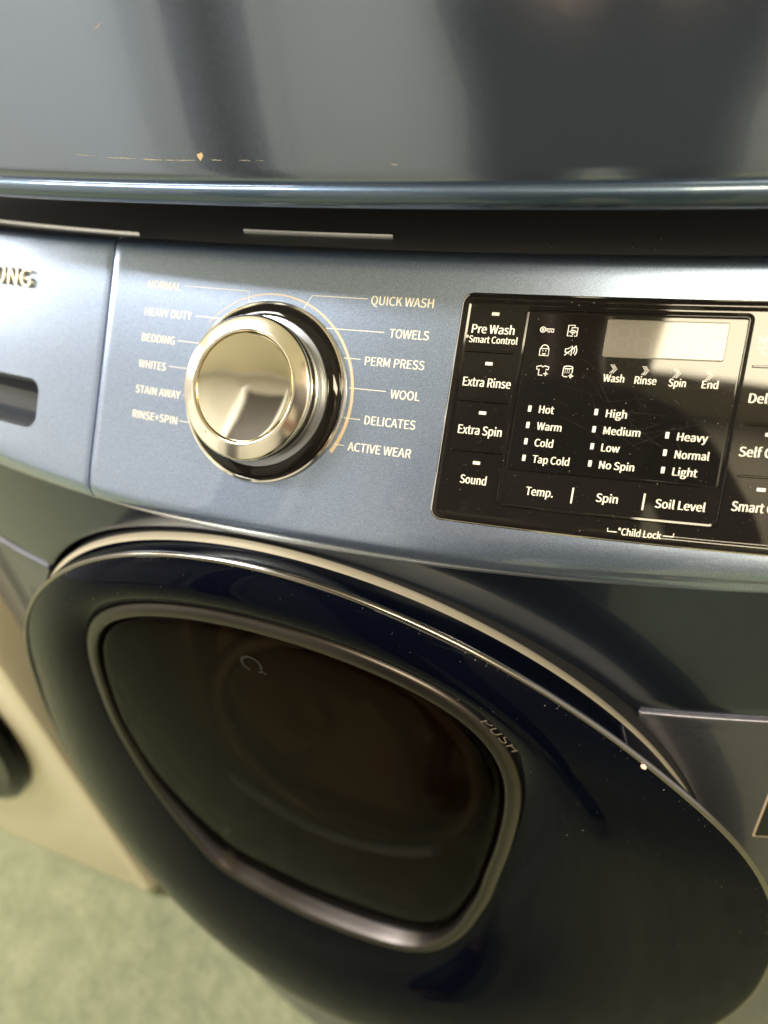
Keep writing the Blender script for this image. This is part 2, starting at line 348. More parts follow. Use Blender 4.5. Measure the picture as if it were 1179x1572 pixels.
icon('key_icon', ic(126.5, 37.0, [circ(-1.6, 0, 1.05), circ(-1.6, 0, 0.35, n=8), [(-0.6, 0.35), (2.7, 0.35), (2.7, -0.9), (1.9, -0.9), (1.9, -0.4), (1.2, -0.4), (1.2, -0.9), (0.5, -0.9), (0.5, -0.35), (-0.6, -0.35)]]))
icon('phone_icon', ic(136.7, 37.0, [[(0.3, -2.1), (-1.8, -2.1), (-1.8, 2.2), (0.7, 2.2), (0.7, 1.3)], [(0.9, -2.1), (1.9, -2.1), (1.9, 1.3), (-0.4, 1.3), (-0.4, 0.3)], circ(0.2, -1.4, 0.9, 30, 150, 8), circ(0.2, -1.4, 1.6, 30, 150, 8), circ(0.2, -1.3, 0.15, n=6)]))
icon('lock_icon', ic(126.8, 28.7, [[(-1.8, 0.6), (1.8, 0.6), (1.8, -2.2), (-1.8, -2.2), (-1.8, 0.62)], circ(0, 0.6, 1.5, 0, 180, 12), circ(0, -0.9, 0.75, 210, 330, 8), [(-0.6, -0.1), (-0.6, -0.5)], [(0.6, -0.1), (0.6, -0.5)]]))
icon('mute_icon', ic(137.4, 29.0, [[(-2.3, -0.7), (-1.3, -0.7), (0.2, -2.0), (0.2, 2.0), (-1.3, 0.7), (-2.3, 0.7), (-2.3, -0.7)], circ(-0.4, 0, 1.7, -40, 40, 8), circ(-0.4, 0, 2.6, -42, 42, 8), [(-2.4, -2.0), (1.9, 2.1)]]))
icon('shirt_icon', ic(127.3, 20.3, [[(0.3, -1.9), (-1.4, -1.9), (-1.4, 0.6), (-2.3, 0.4), (-2.5, 1.6), (-0.8, 2.0), (0, 1.5), (0.8, 2.0), (2.4, 1.6), (2.3, 0.5), (1.4, 0.6), (1.4, 0.2)], [(0.6, -1.2), (2.4, -1.2)], [(1.5, -0.3), (1.5, -2.1)]]))
icon('drum_icon', ic(137.4, 20.6, [[(1.8 * math.cos(math.radians(a)), 1.6 + 0.55 * math.sin(math.radians(a))) for a in range(0, 361, 24)], [(-1.8, 1.6), (-1.8, -1.8), (-0.9, -2.2), (0.2, -2.2)], [(1.8, 1.6), (1.8, -0.6)], [(1.5, -0.9), (1.8, -1.6), (2.5, -1.8), (1.8, -2.0), (1.5, -2.7), (1.2, -2.0), (0.6, -1.8), (1.2, -1.6), (1.5, -0.9)]] + [[(x, s), (x + 0.25, s)] for x in (-1.1, -0.3, 0.5) for s in (0.6, 0.0, -0.6)]))
for cx, cs in [(154.9, 22.6), (167.0, 22.5), (178.7, 22.0), (190.5, 21.7)]:
    V = []; F = []
    for i in range(7):
        for j in range(3):
            x = cx - 1.1 + j * 0.62 + (1.15 - abs(i - 3) * 0.38); s = cs + (3 - i) * 0.52
            b = len(V); V += [PM((x + dx) * mm, (s + ds) * mm, HS) for dx, ds in ((-.17, -.17), (.17, -.17), (.17, .17), (-.17, .17))]; F.append((b, b + 1, b + 2, b + 3))
    mesh('stage_chevron', V, F, PALE, disp, None)
# unlit digit segments
for cx, w, hg in [(156.5, 5.0, 9.5), (164.6, 5.6, 10.5)]:
    V = []; F = []; cs = 34.7; hw, hh = w / 2, hg / 2
    for a, b in [((-hw + .5, hh), (hw - .5, hh)), ((-hw + .5, 0), (hw - .5, 0)), ((-hw + .5, -hh), (hw - .5, -hh)), ((-hw, .5), (-hw, hh - .5)), ((hw, .5), (hw, hh - .5)), ((-hw, -hh + .5), (-hw, -.5)), ((hw, -hh + .5), (hw, -.5))]:
        ribbon([((cx + a[0]) * mm, (cs + a[1]) * mm), ((cx + b[0]) * mm, (cs + b[1]) * mm)], 0.0011, V, F, 0.00164)
    mesh('digit', V, F, LCDSEG, disp, None)

# ------------------------------------------------------------------ body front
RH = 0.2510; HC = (0.0, -0.3145); ZCR = -0.147
def holex(z):
    d = RH * RH - (z - HC[1]) ** 2
    return math.sqrt(d) if d > 0 else 0.0
def yb_up(x, z): return -0.0345 + 0.509 * (x - X0) ** 2 
def yb_lo(x, z): return -0.0358 + 0.509 * (x - X0) ** 2 + (0.13 if x > 0 else 0.13 * max(0, 1 - (x / 0.24) ** 2)) * max(z - ZCR, -0.15)
XE = 0.343
def edge_x(u):   # columns from the outer edge: rounded corner
    return u
rows = []
xs = [-XE, -XE + 0.001, -XE + 0.004, -XE + 0.009] + [lerp(-XE + 0.015, XE - 0.015, i / 140) for i in range(141)] + [XE - 0.009, XE - 0.004, XE - 0.001, XE]
def corner(x):   # how far the rounded vertical corner falls back
    d = XE - abs(x)
    return 0.0 if d >= 0.015 else 0.015 - math.sqrt(max(0, 0.015 ** 2 - (0.015 - d) ** 2))
for x in xs:
    zt = -0.052
    zb = ZCR
    if abs(x) < holex(ZCR): zb = HC[1] + math.sqrt(RH ** 2 - x * x)
    c = [(x, yb_up(x, zb) + corner(x) + 0.014, zb - 0.0 if zb > ZCR + 1e-6 else zb), (x, yb_up(x, zb) + corner(x) + 0.0012, zb), (x, yb_up(x, zb) + corner(x) + 0.0003, zb + 0.0004)]
    for i in range(13):
        z = lerp(zb + 0.0012, zt, i / 12); c.append((x, yb_up(x, z) + corner(x), z))
    rows.append(c)
grid('upper_front_panel', rows, BODY, washer, flip=True)
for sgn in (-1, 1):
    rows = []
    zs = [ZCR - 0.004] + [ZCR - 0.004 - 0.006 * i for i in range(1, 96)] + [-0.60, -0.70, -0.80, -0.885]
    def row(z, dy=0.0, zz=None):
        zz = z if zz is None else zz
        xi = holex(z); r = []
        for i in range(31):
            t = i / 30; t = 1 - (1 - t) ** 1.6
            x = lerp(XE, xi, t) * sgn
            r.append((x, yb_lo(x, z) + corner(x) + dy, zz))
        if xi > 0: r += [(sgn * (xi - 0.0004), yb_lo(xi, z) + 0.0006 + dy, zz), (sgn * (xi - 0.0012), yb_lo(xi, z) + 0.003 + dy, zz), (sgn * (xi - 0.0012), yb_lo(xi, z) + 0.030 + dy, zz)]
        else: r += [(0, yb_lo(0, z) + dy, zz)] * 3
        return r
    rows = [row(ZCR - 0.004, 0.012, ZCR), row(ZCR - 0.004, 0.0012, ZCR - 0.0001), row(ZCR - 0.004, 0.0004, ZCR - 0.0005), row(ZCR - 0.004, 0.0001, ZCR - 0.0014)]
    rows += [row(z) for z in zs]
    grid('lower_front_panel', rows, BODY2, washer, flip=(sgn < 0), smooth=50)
    x = sgn * XE
    mesh('side_panel', [(x, 0.028, -0.885), (x, 0.72, -0.885), (x, 0.72, 0.053), (x, 0.065, 0.053), (x, 0.028, -0.06)], [(0, 1, 2, 3, 4) if sgn > 0 else (4, 3, 2, 1, 0)], BODY, washer, None)
mesh('plinth', [(-0.33, 0.03, -0.9), (0.33, 0.03, -0.9), (0.33, 0.70, -0.9), (-0.33, 0.70, -0.9), (-0.33, 0.03, -0.88), (0.33, 0.03, -0.88), (0.33, 0.70, -0.88), (-0.33, 0.70, -0.88)],
     [(0, 1, 2, 3), (7, 6, 5, 4), (0, 4, 5, 1), (1, 5, 6, 2), (2, 6, 7, 3), (3, 7, 4, 0)], MATTE, washer, None)
# rating sticker
def yl_map(x, s, h=0): return (x, yb_lo(x, s) - h, s)
slab('sticker_edge', 0.2600, 0.315, -0.236, -0.185, 0.0008, [(0, 0), (0.0001, 0.0002), (0.0008, 0.0002)], PRINTT, washer, 2, 6, mp=yl_map)
slab('sticker', 0.2610, 0.314, -0.235, -0.186, 0.0008, [(0, 0.0002), (0.0001, 0.0005), (0.0008, 0.0005)], MATTE, washer, 2, 6, mp=yl_map)

# ------------------------------------------------------------------ door
RIDGE = [239.0, 242.1, 245.3, 248.3, 251.2, 253.8, 256.2, 258.0, 259.3, 259.9, 260.0, 259.8, 259.5, 259.1, 258.8, 258.6, 258.4, 258.2, 258.0, 257.9, 257.7, 257.6, 257.5, 257.5, 258.5, 260.5, 263.5, 267.5, 272.0, 276.5, 280.0, 282.0, 282.5, 281.5, 279.5, 276.5, 273.5, 270.5, 267.0, 263.2, 259.0, 255.2, 249.6, 246.3, 243.9, 242.5, 241.8, 241.5, 241.4, 241.6, 242.0, 242.5, 242.8, 242.7, 242.3, 241.6, 240.7, 239.5, 238.0, 236.4, 234.8, 233.4, 232.5, 232.0, 231.8, 231.8, 231.9, 232.1, 232.4, 233.1, 234.3, 236.3]
BEZ = [139.8, 137.6, 135.5, 133.7, 132.5, 131.6, 131.0, 131.7, 133.7, 134.0, 130.5, 125.1, 120.6, 117.8, 116.3, 115.0, 113.9, 113.4, 113.6, 114.1, 115.1, 117.0, 119.7, 122.5, 124.9, 126.4, 126.5, 124.8, 122.6, 120.7, 119.3, 118.0, 116.7, 116.0, 116.7, 118.3, 120.1, 121.8, 124.3, 128.8, 135.1, 142.1, 150.1, 160.7, 173.7, 187.2, 198.9, 206.5, 210.0, 210.8, 210.5, 210.5, 210.4, 210.0, 209.8, 209.9, 209.7, 209.4, 209.0, 208.3, 206.3, 201.8, 194.6, 186.1, 177.5, 169.9, 164.2, 159.4, 154.5, 149.7, 145.4, 142.2]
DC = (0.010, -0.290); NT = 288
def smooth_tab(t, passes):
    v = []
    n = len(t)
    for i in range(NT):
        u = i * n / NT; j = int(u); f = u - j
        p = [t[(j + k - 1) % n] for k in range(4)]
        v.append(0.5 * ((2 * p[1]) + (-p[0] + p[2]) * f + (2 * p[0] - 5 * p[1] + 4 * p[2] - p[3]) * f * f + (-p[0] + 3 * p[1] - 3 * p[2] + p[3]) * f ** 3) * mm)
    for _ in range(passes): v = [0.25 * v[i - 1] + 0.5 * v[i] + 0.25 * v[(i + 1) % NT] for i in range(NT)]
    return v
RID = smooth_tab(RIDGE, 40); BZ = smooth_tab(BEZ, 36)
TH = [-math.pi + 2 * math.pi * i / NT for i in range(NT)]
def yref(x, z, prot=1.0): return 0.3 * x * x - 0.3 * prot * max(0, -0.2 - z) ** 2
def ring(r, off, prot=1.0, dz=0.0):
    out = []
    for i, a in enumerate(TH):
        ri = r(i) if callable(r) else r[i]
        x = DC[0] + ri * math.cos(a); z = DC[1] + ri * math.sin(a) + dz; out.append((x, off + yref(x, z, prot), z))
    return out
def off_ring(tab, d):
    """offset a polar curve along its own normal by d (outward positive)"""
    P = [(t * math.cos(a), t * math.sin(a)) for t, a in zip(tab, TH)]; out = []
    for i in range(NT):
        ax, az = P[i - 1]; bx, bz = P[(i + 1) % NT]; tx, tz = bx - ax, bz - az; l = math.hypot(tx, tz)
        out.append((P[i][0] + tz / l * d + DC[0], P[i][1] - tx / l * d + DC[1]))
    return out
def ring_of(pts, off, prot=1.0): return [(x, off + yref(x, z, prot), z) for x, z in pts]
door = bpy.data.objects.new('door', None); COL.objects.link(door); door.parent = washer
def cring(cx, cz, r, off):
    out = []
    for a in TH:
        x = cx + r * math.cos(a); z = cz + r * math.sin(a); out.append((x, off + 0.3 * x * x + min(0, 0.12 * (z + 0.25)), z))
    return out
# dark well wall, warm silver ring, flared navy side, ridge, face
grid('door_well', [cring(0, -0.3145, 0.257, 0.02), cring(0, -0.3145, 0.2425, 0.0)], MATTE, door, close=True, flip=False)
grid('door_neck', [cring(0.004, -0.3075, 0.2435, 0.01), cring(0.004, -0.3075, 0.2435, -0.0358)], MATTE, door, close=True, flip=False)
grid('silver_ring', [cring(0.004, -0.3075, 0.2432, -0.0350), cring(0.004, -0.3075, 0.2440, -0.0355), cring(0.0045, -0.3067, 0.2439, -0.0368), cring(0.006, -0.305, 0.2432, -0.0395), cring(0.007, -0.3035, 0.2424, -0.0420), cring(0.008, -0.302, 0.2412, -0.0440), cring(0.0085, -0.301, 0.2402, -0.0448)], GOLD, door, close=True, flip=False)
oc = cring(0.009, -0.300, 0.2400, -0.0445); rd = ring_of(off_ring(RID, 0.0), -0.0645); rd0 = ring_of(off_ring(RID, -0.0002), -0.0650)
mid = [[tuple(lerp(a[k], b[k], t) for k in range(3)) for a, b in zip(oc, rd)] for t in (0.0, 0.06, 0.3, 0.6, 0.9, 1.0)]
grid('door_side', mid, NAVY, door, close=True, flip=False, smooth=60)
grid('door_edge', [ring_of(off_ring(RID, 0.0001), -0.0640), ring_of(off_ring(RID, 0.0003), -0.0655), ring_of(off_ring(RID, -0.0002), -0.0664), ring_of(off_ring(RID, -0.0012), -0.0667), ring_of(off_ring(RID, -0.0020), -0.0662)], DARKCH, door, close=True, flip=False, smooth=80)
fo = ring_of(off_ring(RID, -0.0016), -0.0660); fi = ring_of(off_ring(BZ, 0.0), -0.0675)
face = []
for t in (0, 0.01, 0.03, 0.07, 0.12, 0.2, 0.3, 0.4, 0.5, 0.6, 0.7, 0.8, 0.88, 0.94, 0.98, 1.0):
    face.append([(lerp(a[0], b[0], t), lerp(a[1], b[1], t) - 0.0075 * math.sin(math.pi * t) ** 0.8, lerp(a[2], b[2], t)) for a, b in zip(fo, fi)])
grid('door_face', face, NAVY, door, close=True, flip=False, smooth=60)
# rim round the window hatch
def blend_rows(items):
    out = []
    for d, o, prot in items:
        out.append(ring_of(off_ring(BZ, d), o, prot))
    return out
grid('hatch_rim', blend_rows([(0.0006, -0.0660, 1), (0.0002, -0.0690, 1), (-0.0010, -0.0702, 1), (-0.0035, -0.0712, 1), (-0.0062, -0.0714, 1), (-0.0076, -0.0708, 1), (-0.0082, -0.0694, 1), (-0.0088, -0.0660, 0.85), (-0.0100, -0.0620, 0.5)]), RIMCH, door, close=True, smooth=50)
gl = []
for d, o in [(-0.0090, -0.0610), (-0.0094, -0.0660), (-0.0102, -0.0682), (-0.0118, -0.0694), (-0.0140, -0.0699), (-0.0170, -0.0702)]:
    gl.append(ring_of(off_ring(BZ, d), o, 0.25))
last = off_ring(BZ, -0.0170)
for t in (0.1, 0.2, 0.32, 0.45, 0.6, 0.75, 0.88, 0.97, 0.999):
    gl.append([(lerp(x, DC[0], t), -0.0702 - 0.0035 * (1 - (1 - t) ** 2) + yref(lerp(x, DC[0], t), lerp(z, DC[1], t), 0.25), lerp(z, DC[1], t)) for x, z in last])
grid('hatch_glass', gl, SMOKE, door, close=True, smooth=50)
bw = []; RB = off_ring(BZ, -0.0095)
for t, dep in [(0, 0.004), (0.02, 0.016), (0.05, 0.034), (0.10, 0.046), (0.20, 0.052), (0.30, 0.048), (0.38, 0.052), (0.55, 0.074), (0.75, 0.088), (0.999, 0.092)]:
    bw.append([(lerp(x, DC[0], t), -0.060 + dep + 0.3 * lerp(x, DC[0], t) ** 2, lerp(z, DC[1] + 0.015, t)) for x, z in RB])
grid('inner_bowl', bw, BOWL, door, close=True, smooth=60)
def hoop(name, cx, cz, rx, rz, y0, tilt, wr, a0, a1, m):
    rows = []
    for i in range(61):
        a = math.radians(lerp(a0, a1, i / 60)); row = []
        for k in range(9):
            b = 2 * math.pi * k / 8; r_ = wr * math.cos(b)
            x = cx + (rx + r_) * math.cos(a); z = cz + (rz + r_) * math.sin(a); row.append((x, y0 + tilt * (z - cz) + wr * 0.7 * math.sin(b), z))
        rows.append(row)
    return grid(name, rows, m, door, smooth=80)
hoop('gasket_fold', 0.010, -0.268, 0.098, 0.098, -0.016, 0.10, 0.0065, 0, 360, GASKET)
hoop('bowl_reflection_arc', 0.005, -0.275, 0.098, 0.080, -0.034, 0.05, 0.0055, 212, 322, BAND)  # blue arc modelled in place of a reflection in the bowl
def gmap(x, s, h=0): return (x, -0.0704 - h + yref(x, s, 0.25), s)
lines('hatch_symbol', [[(0.0075 + 0.0055 * math.cos(math.radians(a)), -0.113 + 0.0055 * math.sin(math.radians(a))) for a in range(250, -40, -20)], [(0.0105, -0.1185), (0.0128, -0.117), (0.0150, -0.1185)]], 0.0016, MATTE, door, 0.0008, gmap)
# worn PUSH lettering on the rim corner
ang = math.radians(-52); px_, pz_ = 0.1235, -0.1145
def pmap(x, s, h=0):
    X = px_ + x * math.cos(ang) - s * math.sin(ang); Zz = pz_ + x * math.sin(ang) + s * math.cos(ang)
    return (X, -0.0718 - h + yref(X, Zz), Zz)
label('push_lettering', 'PUSH', 0.0, 0.024, 0.0, 0.0050, SCUFF2, door, 0.0, 0.0, pmap)

# ------------------------------------------------------------------ dryer above
def yd(x): return 0.010 + 0.30 * x * x
prof = [(0.0, 0.60), (0.0, 0.40), (0.0, 0.25), (0.0, 0.16), (0.0, 0.115), (0.0, 0.096), (0.0002, 0.0915), (0.0006, 0.0902)]
xs = [lerp(-0.343, 0.343, i / 70) for i in range(71)]
grid('front_panel', [[(x, yd(x) + a, z) for a, z in prof] for x in xs], DRYER, dryer)
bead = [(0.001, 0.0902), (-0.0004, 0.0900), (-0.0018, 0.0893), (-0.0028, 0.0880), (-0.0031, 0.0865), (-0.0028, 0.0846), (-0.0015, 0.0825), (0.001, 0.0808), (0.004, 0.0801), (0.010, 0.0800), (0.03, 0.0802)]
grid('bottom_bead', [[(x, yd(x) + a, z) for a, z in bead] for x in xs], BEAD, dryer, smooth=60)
mesh('cabinet', [(-0.343, 0.050, 0.0808), (0.343, 0.050, 0.0808), (0.343, 0.74, 0.0808), (-0.343, 0.74, 0.0808), (-0.343, 0.050, 0.98), (0.343, 0.050, 0.98), (0.343, 0.74, 0.98), (-0.343, 0.74, 0.98)],
     [(3, 2, 1, 0), (4, 5, 6, 7), (0, 1, 5, 4), (1, 2, 6, 5), (2, 3, 7, 6), (3, 0, 4, 7)], MATTE, dryer, None)

# ------------------------------------------------------------------ neighbour machine, floor
nb = thing('white_washing_machine', 'cream white machine with dark round door standing left of the blue washer', 'washing machine')
def nmap(x, s, h=0): return (x, 0.010 - h, s)
slab('cabinet_front', -1.03, -0.388, -0.885, 0.06, 0.02, [(0, -0.6), (0, -0.012), (0.003, -0.003), (0.012, 0)], WHITE, nb, 6, 6, mp=nmap)
slab('plinth', -1.02, -0.398, -0.9, -0.883, 0.003, [(0, -0.5), (0, -0.012)], WHITE, nb, 3, 6, mp=nmap)
def nl(name, cx, cz, prof, m):
    grid(name, [[(cx + r * math.cos(2 * math.pi * j / 64), 0.010 - h, cz + r * math.sin(2 * math.pi * j / 64)) for j in range(64)] for r, h in prof], m, nb, close=True)
nl('door_rim', -0.675, -0.495, [(0.232, -0.002), (0.230, 0.012), (0.215, 0.020), (0.185, 0.016), (0.175, 0.004)], GLASSB)
nl('door_glass', -0.675, -0.495, [(0.180, 0.004), (0.150, 0.000), (0.080, 0.004), (0.001, 0.006)], GLASSB)

fm = mat('green_floor', (0.40, 0.38, 0.22), 0.75)
v = coords(fm); n1 = noise(fm, v, 22, 6, 0.75); lk(fm, ramp(fm, n1, [(0.3, (0.19, 0.215, 0.125)), (0.7, (0.33, 0.345, 0.215))]), bsdf(fm).inputs['Base Color'])
n2 = noise(fm, v, 70, 3, 0.7); bump(fm, n2, 0.6, 0.01)
fl = mesh('floor', [(-4, -4, -0.9), (4, -4, -0.9), (4, 3, -0.9), (-4, 3, -0.9)], [(0, 1, 2, 3)], fm, None, None); fl['kind'] = 'structure'

# ------------------------------------------------------------------ what the glossy fronts mirror: the wall opposite and the person taking the picture
wm = mat('beige_wall', (0.42, 0.40, 0.35), 0.7); wn = noise(wm, coords(wm), 3, 4); lk(wm, ramp(wm, wn, [(0.3, (0.50, 0.475, 0.42)), (0.7, (0.58, 0.555, 0.49))]), bsdf(wm).inputs['Base Color'])
BROWN = mat('brown_door', (0.035, 0.028, 0.024), 0.5); PANELW = mat('pale_board', (0.72, 0.72, 0.70), 0.5)
wall = mesh('wall', [(-4, -1.6, -0.9), (2.5, -1.6, -0.9), (2.5, -1.6, 1.5), (-4, -1.6, 1.5)], [(3, 2, 1, 0)], wm, None, None); wall['kind'] = 'structure'
def box(name, x0, x1, y0, y1, z0, z1, m, parent):
    v = [(x, y, z) for z in (z0, z1) for y in (y0, y1) for x in (x0, x1)]
    return mesh(name, v, [(0, 2, 3, 1), (4, 5, 7, 6), (0, 1, 5, 4), (1, 3, 7, 5), (3, 2, 6, 7), (2, 0, 4, 6)], m, parent, None)
box('door', -1.22, -0.84, -1.6, -1.555, -0.9, 1.31, BROWN, wall)
box('door_trim', -1.26, -1.20, -1.6, -1.535, -0.9, 1.35, PANELW, wall); box('door_trim', -0.86, -0.81, -1.6, -1.535, -0.9, 1.35, PANELW, wall); box('wall_board', -0.13, -0.06, -1.6, -1.54, -0.9, 1.4, BROWN, wall)
box('wall_board', -3.2, -1.40, -1.6, -1.53, -0.75, 0.35, PANELW, wall)

person = thing('person', 'person in dark clothes facing the machines, seen mirrored in their glossy fronts', 'person')
SKIN = mat('skin', (0.55, 0.33, 0.22), 0.5); SHIRT = mat('mauve_shirt', (0.17, 0.145, 0.14), 0.85); TROUS = mat('dark_trousers', (0.020, 0.020, 0.026), 0.9); HAIR = mat('dark_hair', (0.02, 0.014, 0.01), 0.6); SHOE = mat('dark_shoe', (0.02, 0.02, 0.02), 0.5)
def skin(name, V, E, R, m, parent, sub=2, root=0):
    me = bpy.data.meshes.new(name); me.from_pydata(V, E, []); o = bpy.data.objects.new(name, me); COL.objects.link(o)
    sk = o.modifiers.new('s', 'SKIN'); sk.use_smooth_shade = True
    lay = me.skin_vertices[0].data if len(me.skin_vertices) else None
    if lay is None:
        bpy.context.view_layer.objects.active = o
        bm = bmesh.new(); bm.from_mesh(me); bm.verts.layers.skin.verify(); bm.to_mesh(me); bm.free(); lay = me.skin_vertices[0].data
    for i, r in enumerate(R): lay[i].radius = (r, r) if not isinstance(r, tuple) else r; lay[i].use_root = (i == root)
    sb = o.modifiers.new('d', 'SUBSURF'); sb.levels = sub; sb.render_levels = sub
    dg = bpy.context.evaluated_depsgraph_get(); dg.update(); out = bpy.data.meshes.new_from_object(o.evaluated_get(dg))
    bpy.data.objects.remove(o, do_unlink=True); out.name = name; out.materials.clear()
    return link(name, out, m, parent, 180)
cl = mesh('ceiling', [(-4, -1.6, 1.505), (2.5, -1.6, 1.505), (2.5, 1.2, 1.505), (-4, 1.2, 1.505)], [(3, 2, 1, 0)], mat('ceiling_paint', (0.86, 0.80, 0.64), 0.8), None, None); cl['kind'] = 'structure'
bx, by = 0.17, -0.57
J = {'pel': (bx, by, 0.96), 'wai': (bx, by - .01, 1.08), 'che': (bx, by, 1.27), 'sho': (bx, by - .02, 1.40), 'nec': (bx - .01, by, 1.47), 'chin': (bx - .02, by + .03, 1.53), 'hd': (bx - .03, by + .01, 1.63), 'crn': (bx - .03, by, 1.71)}
for sd, q in (('l', -1), ('r', 1)):
    J.update({sd + 'hip': (bx + q * .09, by, 0.92), sd + 'kn': (bx + q * .11, by + .02, 0.50), sd + 'an': (bx + q * .12, by - .02, 0.09), sd + 'toe': (bx + q * .14, by + .14, 0.035),
              sd + 's': (bx + q * .17, by - .02, 1.39), sd + 'el': (bx + q * .22, by + .10, 1.13), sd + 'wr': (0.175 + q * .075, -0.445, 1.03), sd + 'pa': (0.175 + q * .060, -0.385, 1.035)})
    for f, (dx, dz, ln) in enumerate(((.012, .030, .055), (.006, .012, .065), (.002, -.006, .062), (-.002, -.024, .050))):
        J[sd + 'f%d' % f] = (0.175 + q * (.055 - dx * .2), -0.365, 1.035 + dz); J[sd + 'g%d' % f] = (0.175 + q * .045, -0.365 + ln * .30, 1.035 + dz); J[sd + 'h%d' % f] = (0.175 + q * .020, -0.365 + ln * .35, 1.035 + dz)
    J[sd + 't0'] = (0.175 + q * .045, -0.395, 1.055); J[sd + 't1'] = (0.175 + q * .020, -0.390, 1.065)
RAD = dict(pel=.13, wai=.115, che=.13, sho=.085, nec=.050, chin=.062, hd=.088, crn=.06, hip=.082, kn=.058, an=.040, toe=.036, s=.055, el=.040, wr=.027, pa=.030, t0=.011, t1=.009)
def rad(k): return RAD.get(k) or (RAD.get(k[1:]) if k[1:] in RAD else .0085)
EDG = [('pel', 'wai'), ('wai', 'che'), ('che', 'sho'), ('sho', 'nec'), ('nec', 'chin'), ('chin', 'hd'), ('hd', 'crn')]
for sd in 'lr':
    EDG += [('pel', sd + 'hip'), (sd + 'hip', sd + 'kn'), (sd + 'kn', sd + 'an'), (sd + 'an', sd + 'toe'), ('sho', sd + 's'), (sd + 's', sd + 'el'), (sd + 'el', sd + 'wr'), (sd + 'wr', sd + 'pa'), (sd + 'pa', sd + 't0'), (sd + 't0', sd + 't1')]
    for f in range(4): EDG += [(sd + 'pa', sd + 'f%d' % f), (sd + 'f%d' % f, sd + 'g%d' % f), (sd + 'g%d' % f, sd + 'h%d' % f)]
def figure(name, edges, grow, m, root, sub=2):
    ks = []
    for a, b in edges:
        for k in (a, b):
            if k not in ks: ks.append(k)
    skin(name, [J[k] for k in ks], [(ks.index(a), ks.index(b)) for a, b in edges], [rad(k) * .92 + grow for k in ks], m, person, sub, ks.index(root))
figure('body', EDG, 0.0, SKIN, 'pel')
figure('shirt', [('pel', 'wai'), ('wai', 'che'), ('che', 'sho'), ('sho', 'ls'), ('ls', 'lel'), ('sho', 'rs'), ('rs', 'rel')], 0.020, SHIRT, 'pel')
figure('trousers', [('pel', 'lhip'), ('lhip', 'lkn'), ('lkn', 'lan'), ('pel', 'rhip'), ('rhip', 'rkn'), ('rkn', 'ran')], 0.022, TROUS, 'pel')
for sd in 'lr': figure('shoe', [(sd + 'an', sd + 'toe')], 0.012, SHOE, sd + 'an')
J['cr2'] = (bx - .03, by - .02, 1.74); J['hb'] = (bx - .03, by - .05, 1.62); RAD['cr2'] = .045; RAD['hb'] = .075
figure('hair', [('cr2', 'crn'), ('crn', 'hb')], 0.022, HAIR, 'crn')

# ------------------------------------------------------------------ wear: dust, scratches, chips
rnd = random.Random(7)
def specks(name, n, place, m, parent, r0, r1):
    V = []; F = []
    for _ in range(n):
        p, nx = place(); r = rnd.uniform(r0, r1) * (1 + (rnd.random() < 0.05) * 1.2)
        u = Vector((rnd.gauss(0, 1), rnd.gauss(0, 1), rnd.gauss(0, 1))).normalized(); w = u.orthogonal(); t = u.cross(w)
        b = len(V); st = rnd.choice((1, 1, 1, 2.2))
        for q in (u * r * st, w * r * .8, t * r * .7, -(w + t + u) * r * .6): V.append((p[0] + q.x, p[1] + q.y, p[2] + q.z))
        F += [(b, b + 1, b + 2), (b, b + 2, b + 3), (b, b + 3, b + 1), (b + 1, b + 3, b + 2)]
    o = mesh(name, V, F, m, parent, None); o['kind'] = 'stuff'; return o
DUST = mat('dust', (0.50, 0.46, 0.40), 0.9)
def on_ledge():
    x = rnd.uniform(-0.12, 0.26); return (x, 0.046 + KB * x * x + abs(rnd.gauss(0, 0.011)), zl - 0.0008), None
specks('dust', 420, on_ledge, DUST, washer, 0.00010, 0.00030)
def on_panel():
    x = rnd.uniform(-0.09, 0.26); return PM(x, rnd.choice((rnd.uniform(-0.06, 0.062), rnd.uniform(-0.062, -0.045), rnd.uniform(0.05, 0.064))), 0.00003), None
specks('dust', 300, on_panel, DUST, washer, 0.00005, 0.00013)
def on_display():
    return PM(rnd.uniform(0.092, 0.229), rnd.uniform(-0.044, 0.049), 0.0016), None
specks('dust', 620, on_display, DUST, disp, 0.00004, 0.00013)
def on_door():
    i = rnd.randrange(NT // 2, NT * 3 // 4 + 70) % NT; a = fo[i]; b = fi[i]; t = rnd.choice((rnd.uniform(-0.0, 0.04), rnd.random()))
    return (lerp(a[0], b[0], t), lerp(a[1], b[1], t) - 0.0075 * math.sin(math.pi * max(t, 0)) ** 0.8 - 0.0001, lerp(a[2], b[2], t)), None
specks('dust', 320, on_door, DUST, door, 0.00006, 0.00017)
def scratches(name, n, gen, w, m, parent, h, mp=PM):
    V = []; F = []
    for _ in range(n): ribbon(gen(), w * rnd.uniform(0.5, 1.3), V, F, h, mp, False, 0.002)
    o = mesh(name, V, F, m, parent, None); o['kind'] = 'stuff'; return o
HAIRL = mat('hairline', (0.06, 0.055, 0.048), 0.45)
def arc_scratch():
    cx, cs = rnd.gauss(0.168, 0.016), rnd.gauss(0.008, 0.010); a = rnd.gauss(-0.75, 0.45) if rnd.random() < .65 else rnd.gauss(0.0, 0.3); ln = rnd.uniform(0.004, 0.022); c = rnd.gauss(0, 5)
    pts = []
    for i in range(9):
        t = (i / 8 - .5) * ln; aa = a + c * t; x = cx + t * math.cos(aa); s_ = cs + t * math.sin(aa)
        pts.append((min(0.2000, max(0.1200, x)), min(0.0260, max(-0.0205, s_))))
    return pts
scratches('scratches', 34, arc_scratch, 0.000025, HAIRL, disp, HS + 0.00001)
HAIR2 = mat('hairline_pale', (0.75, 0.70, 0.60), 0.35, 0.6)
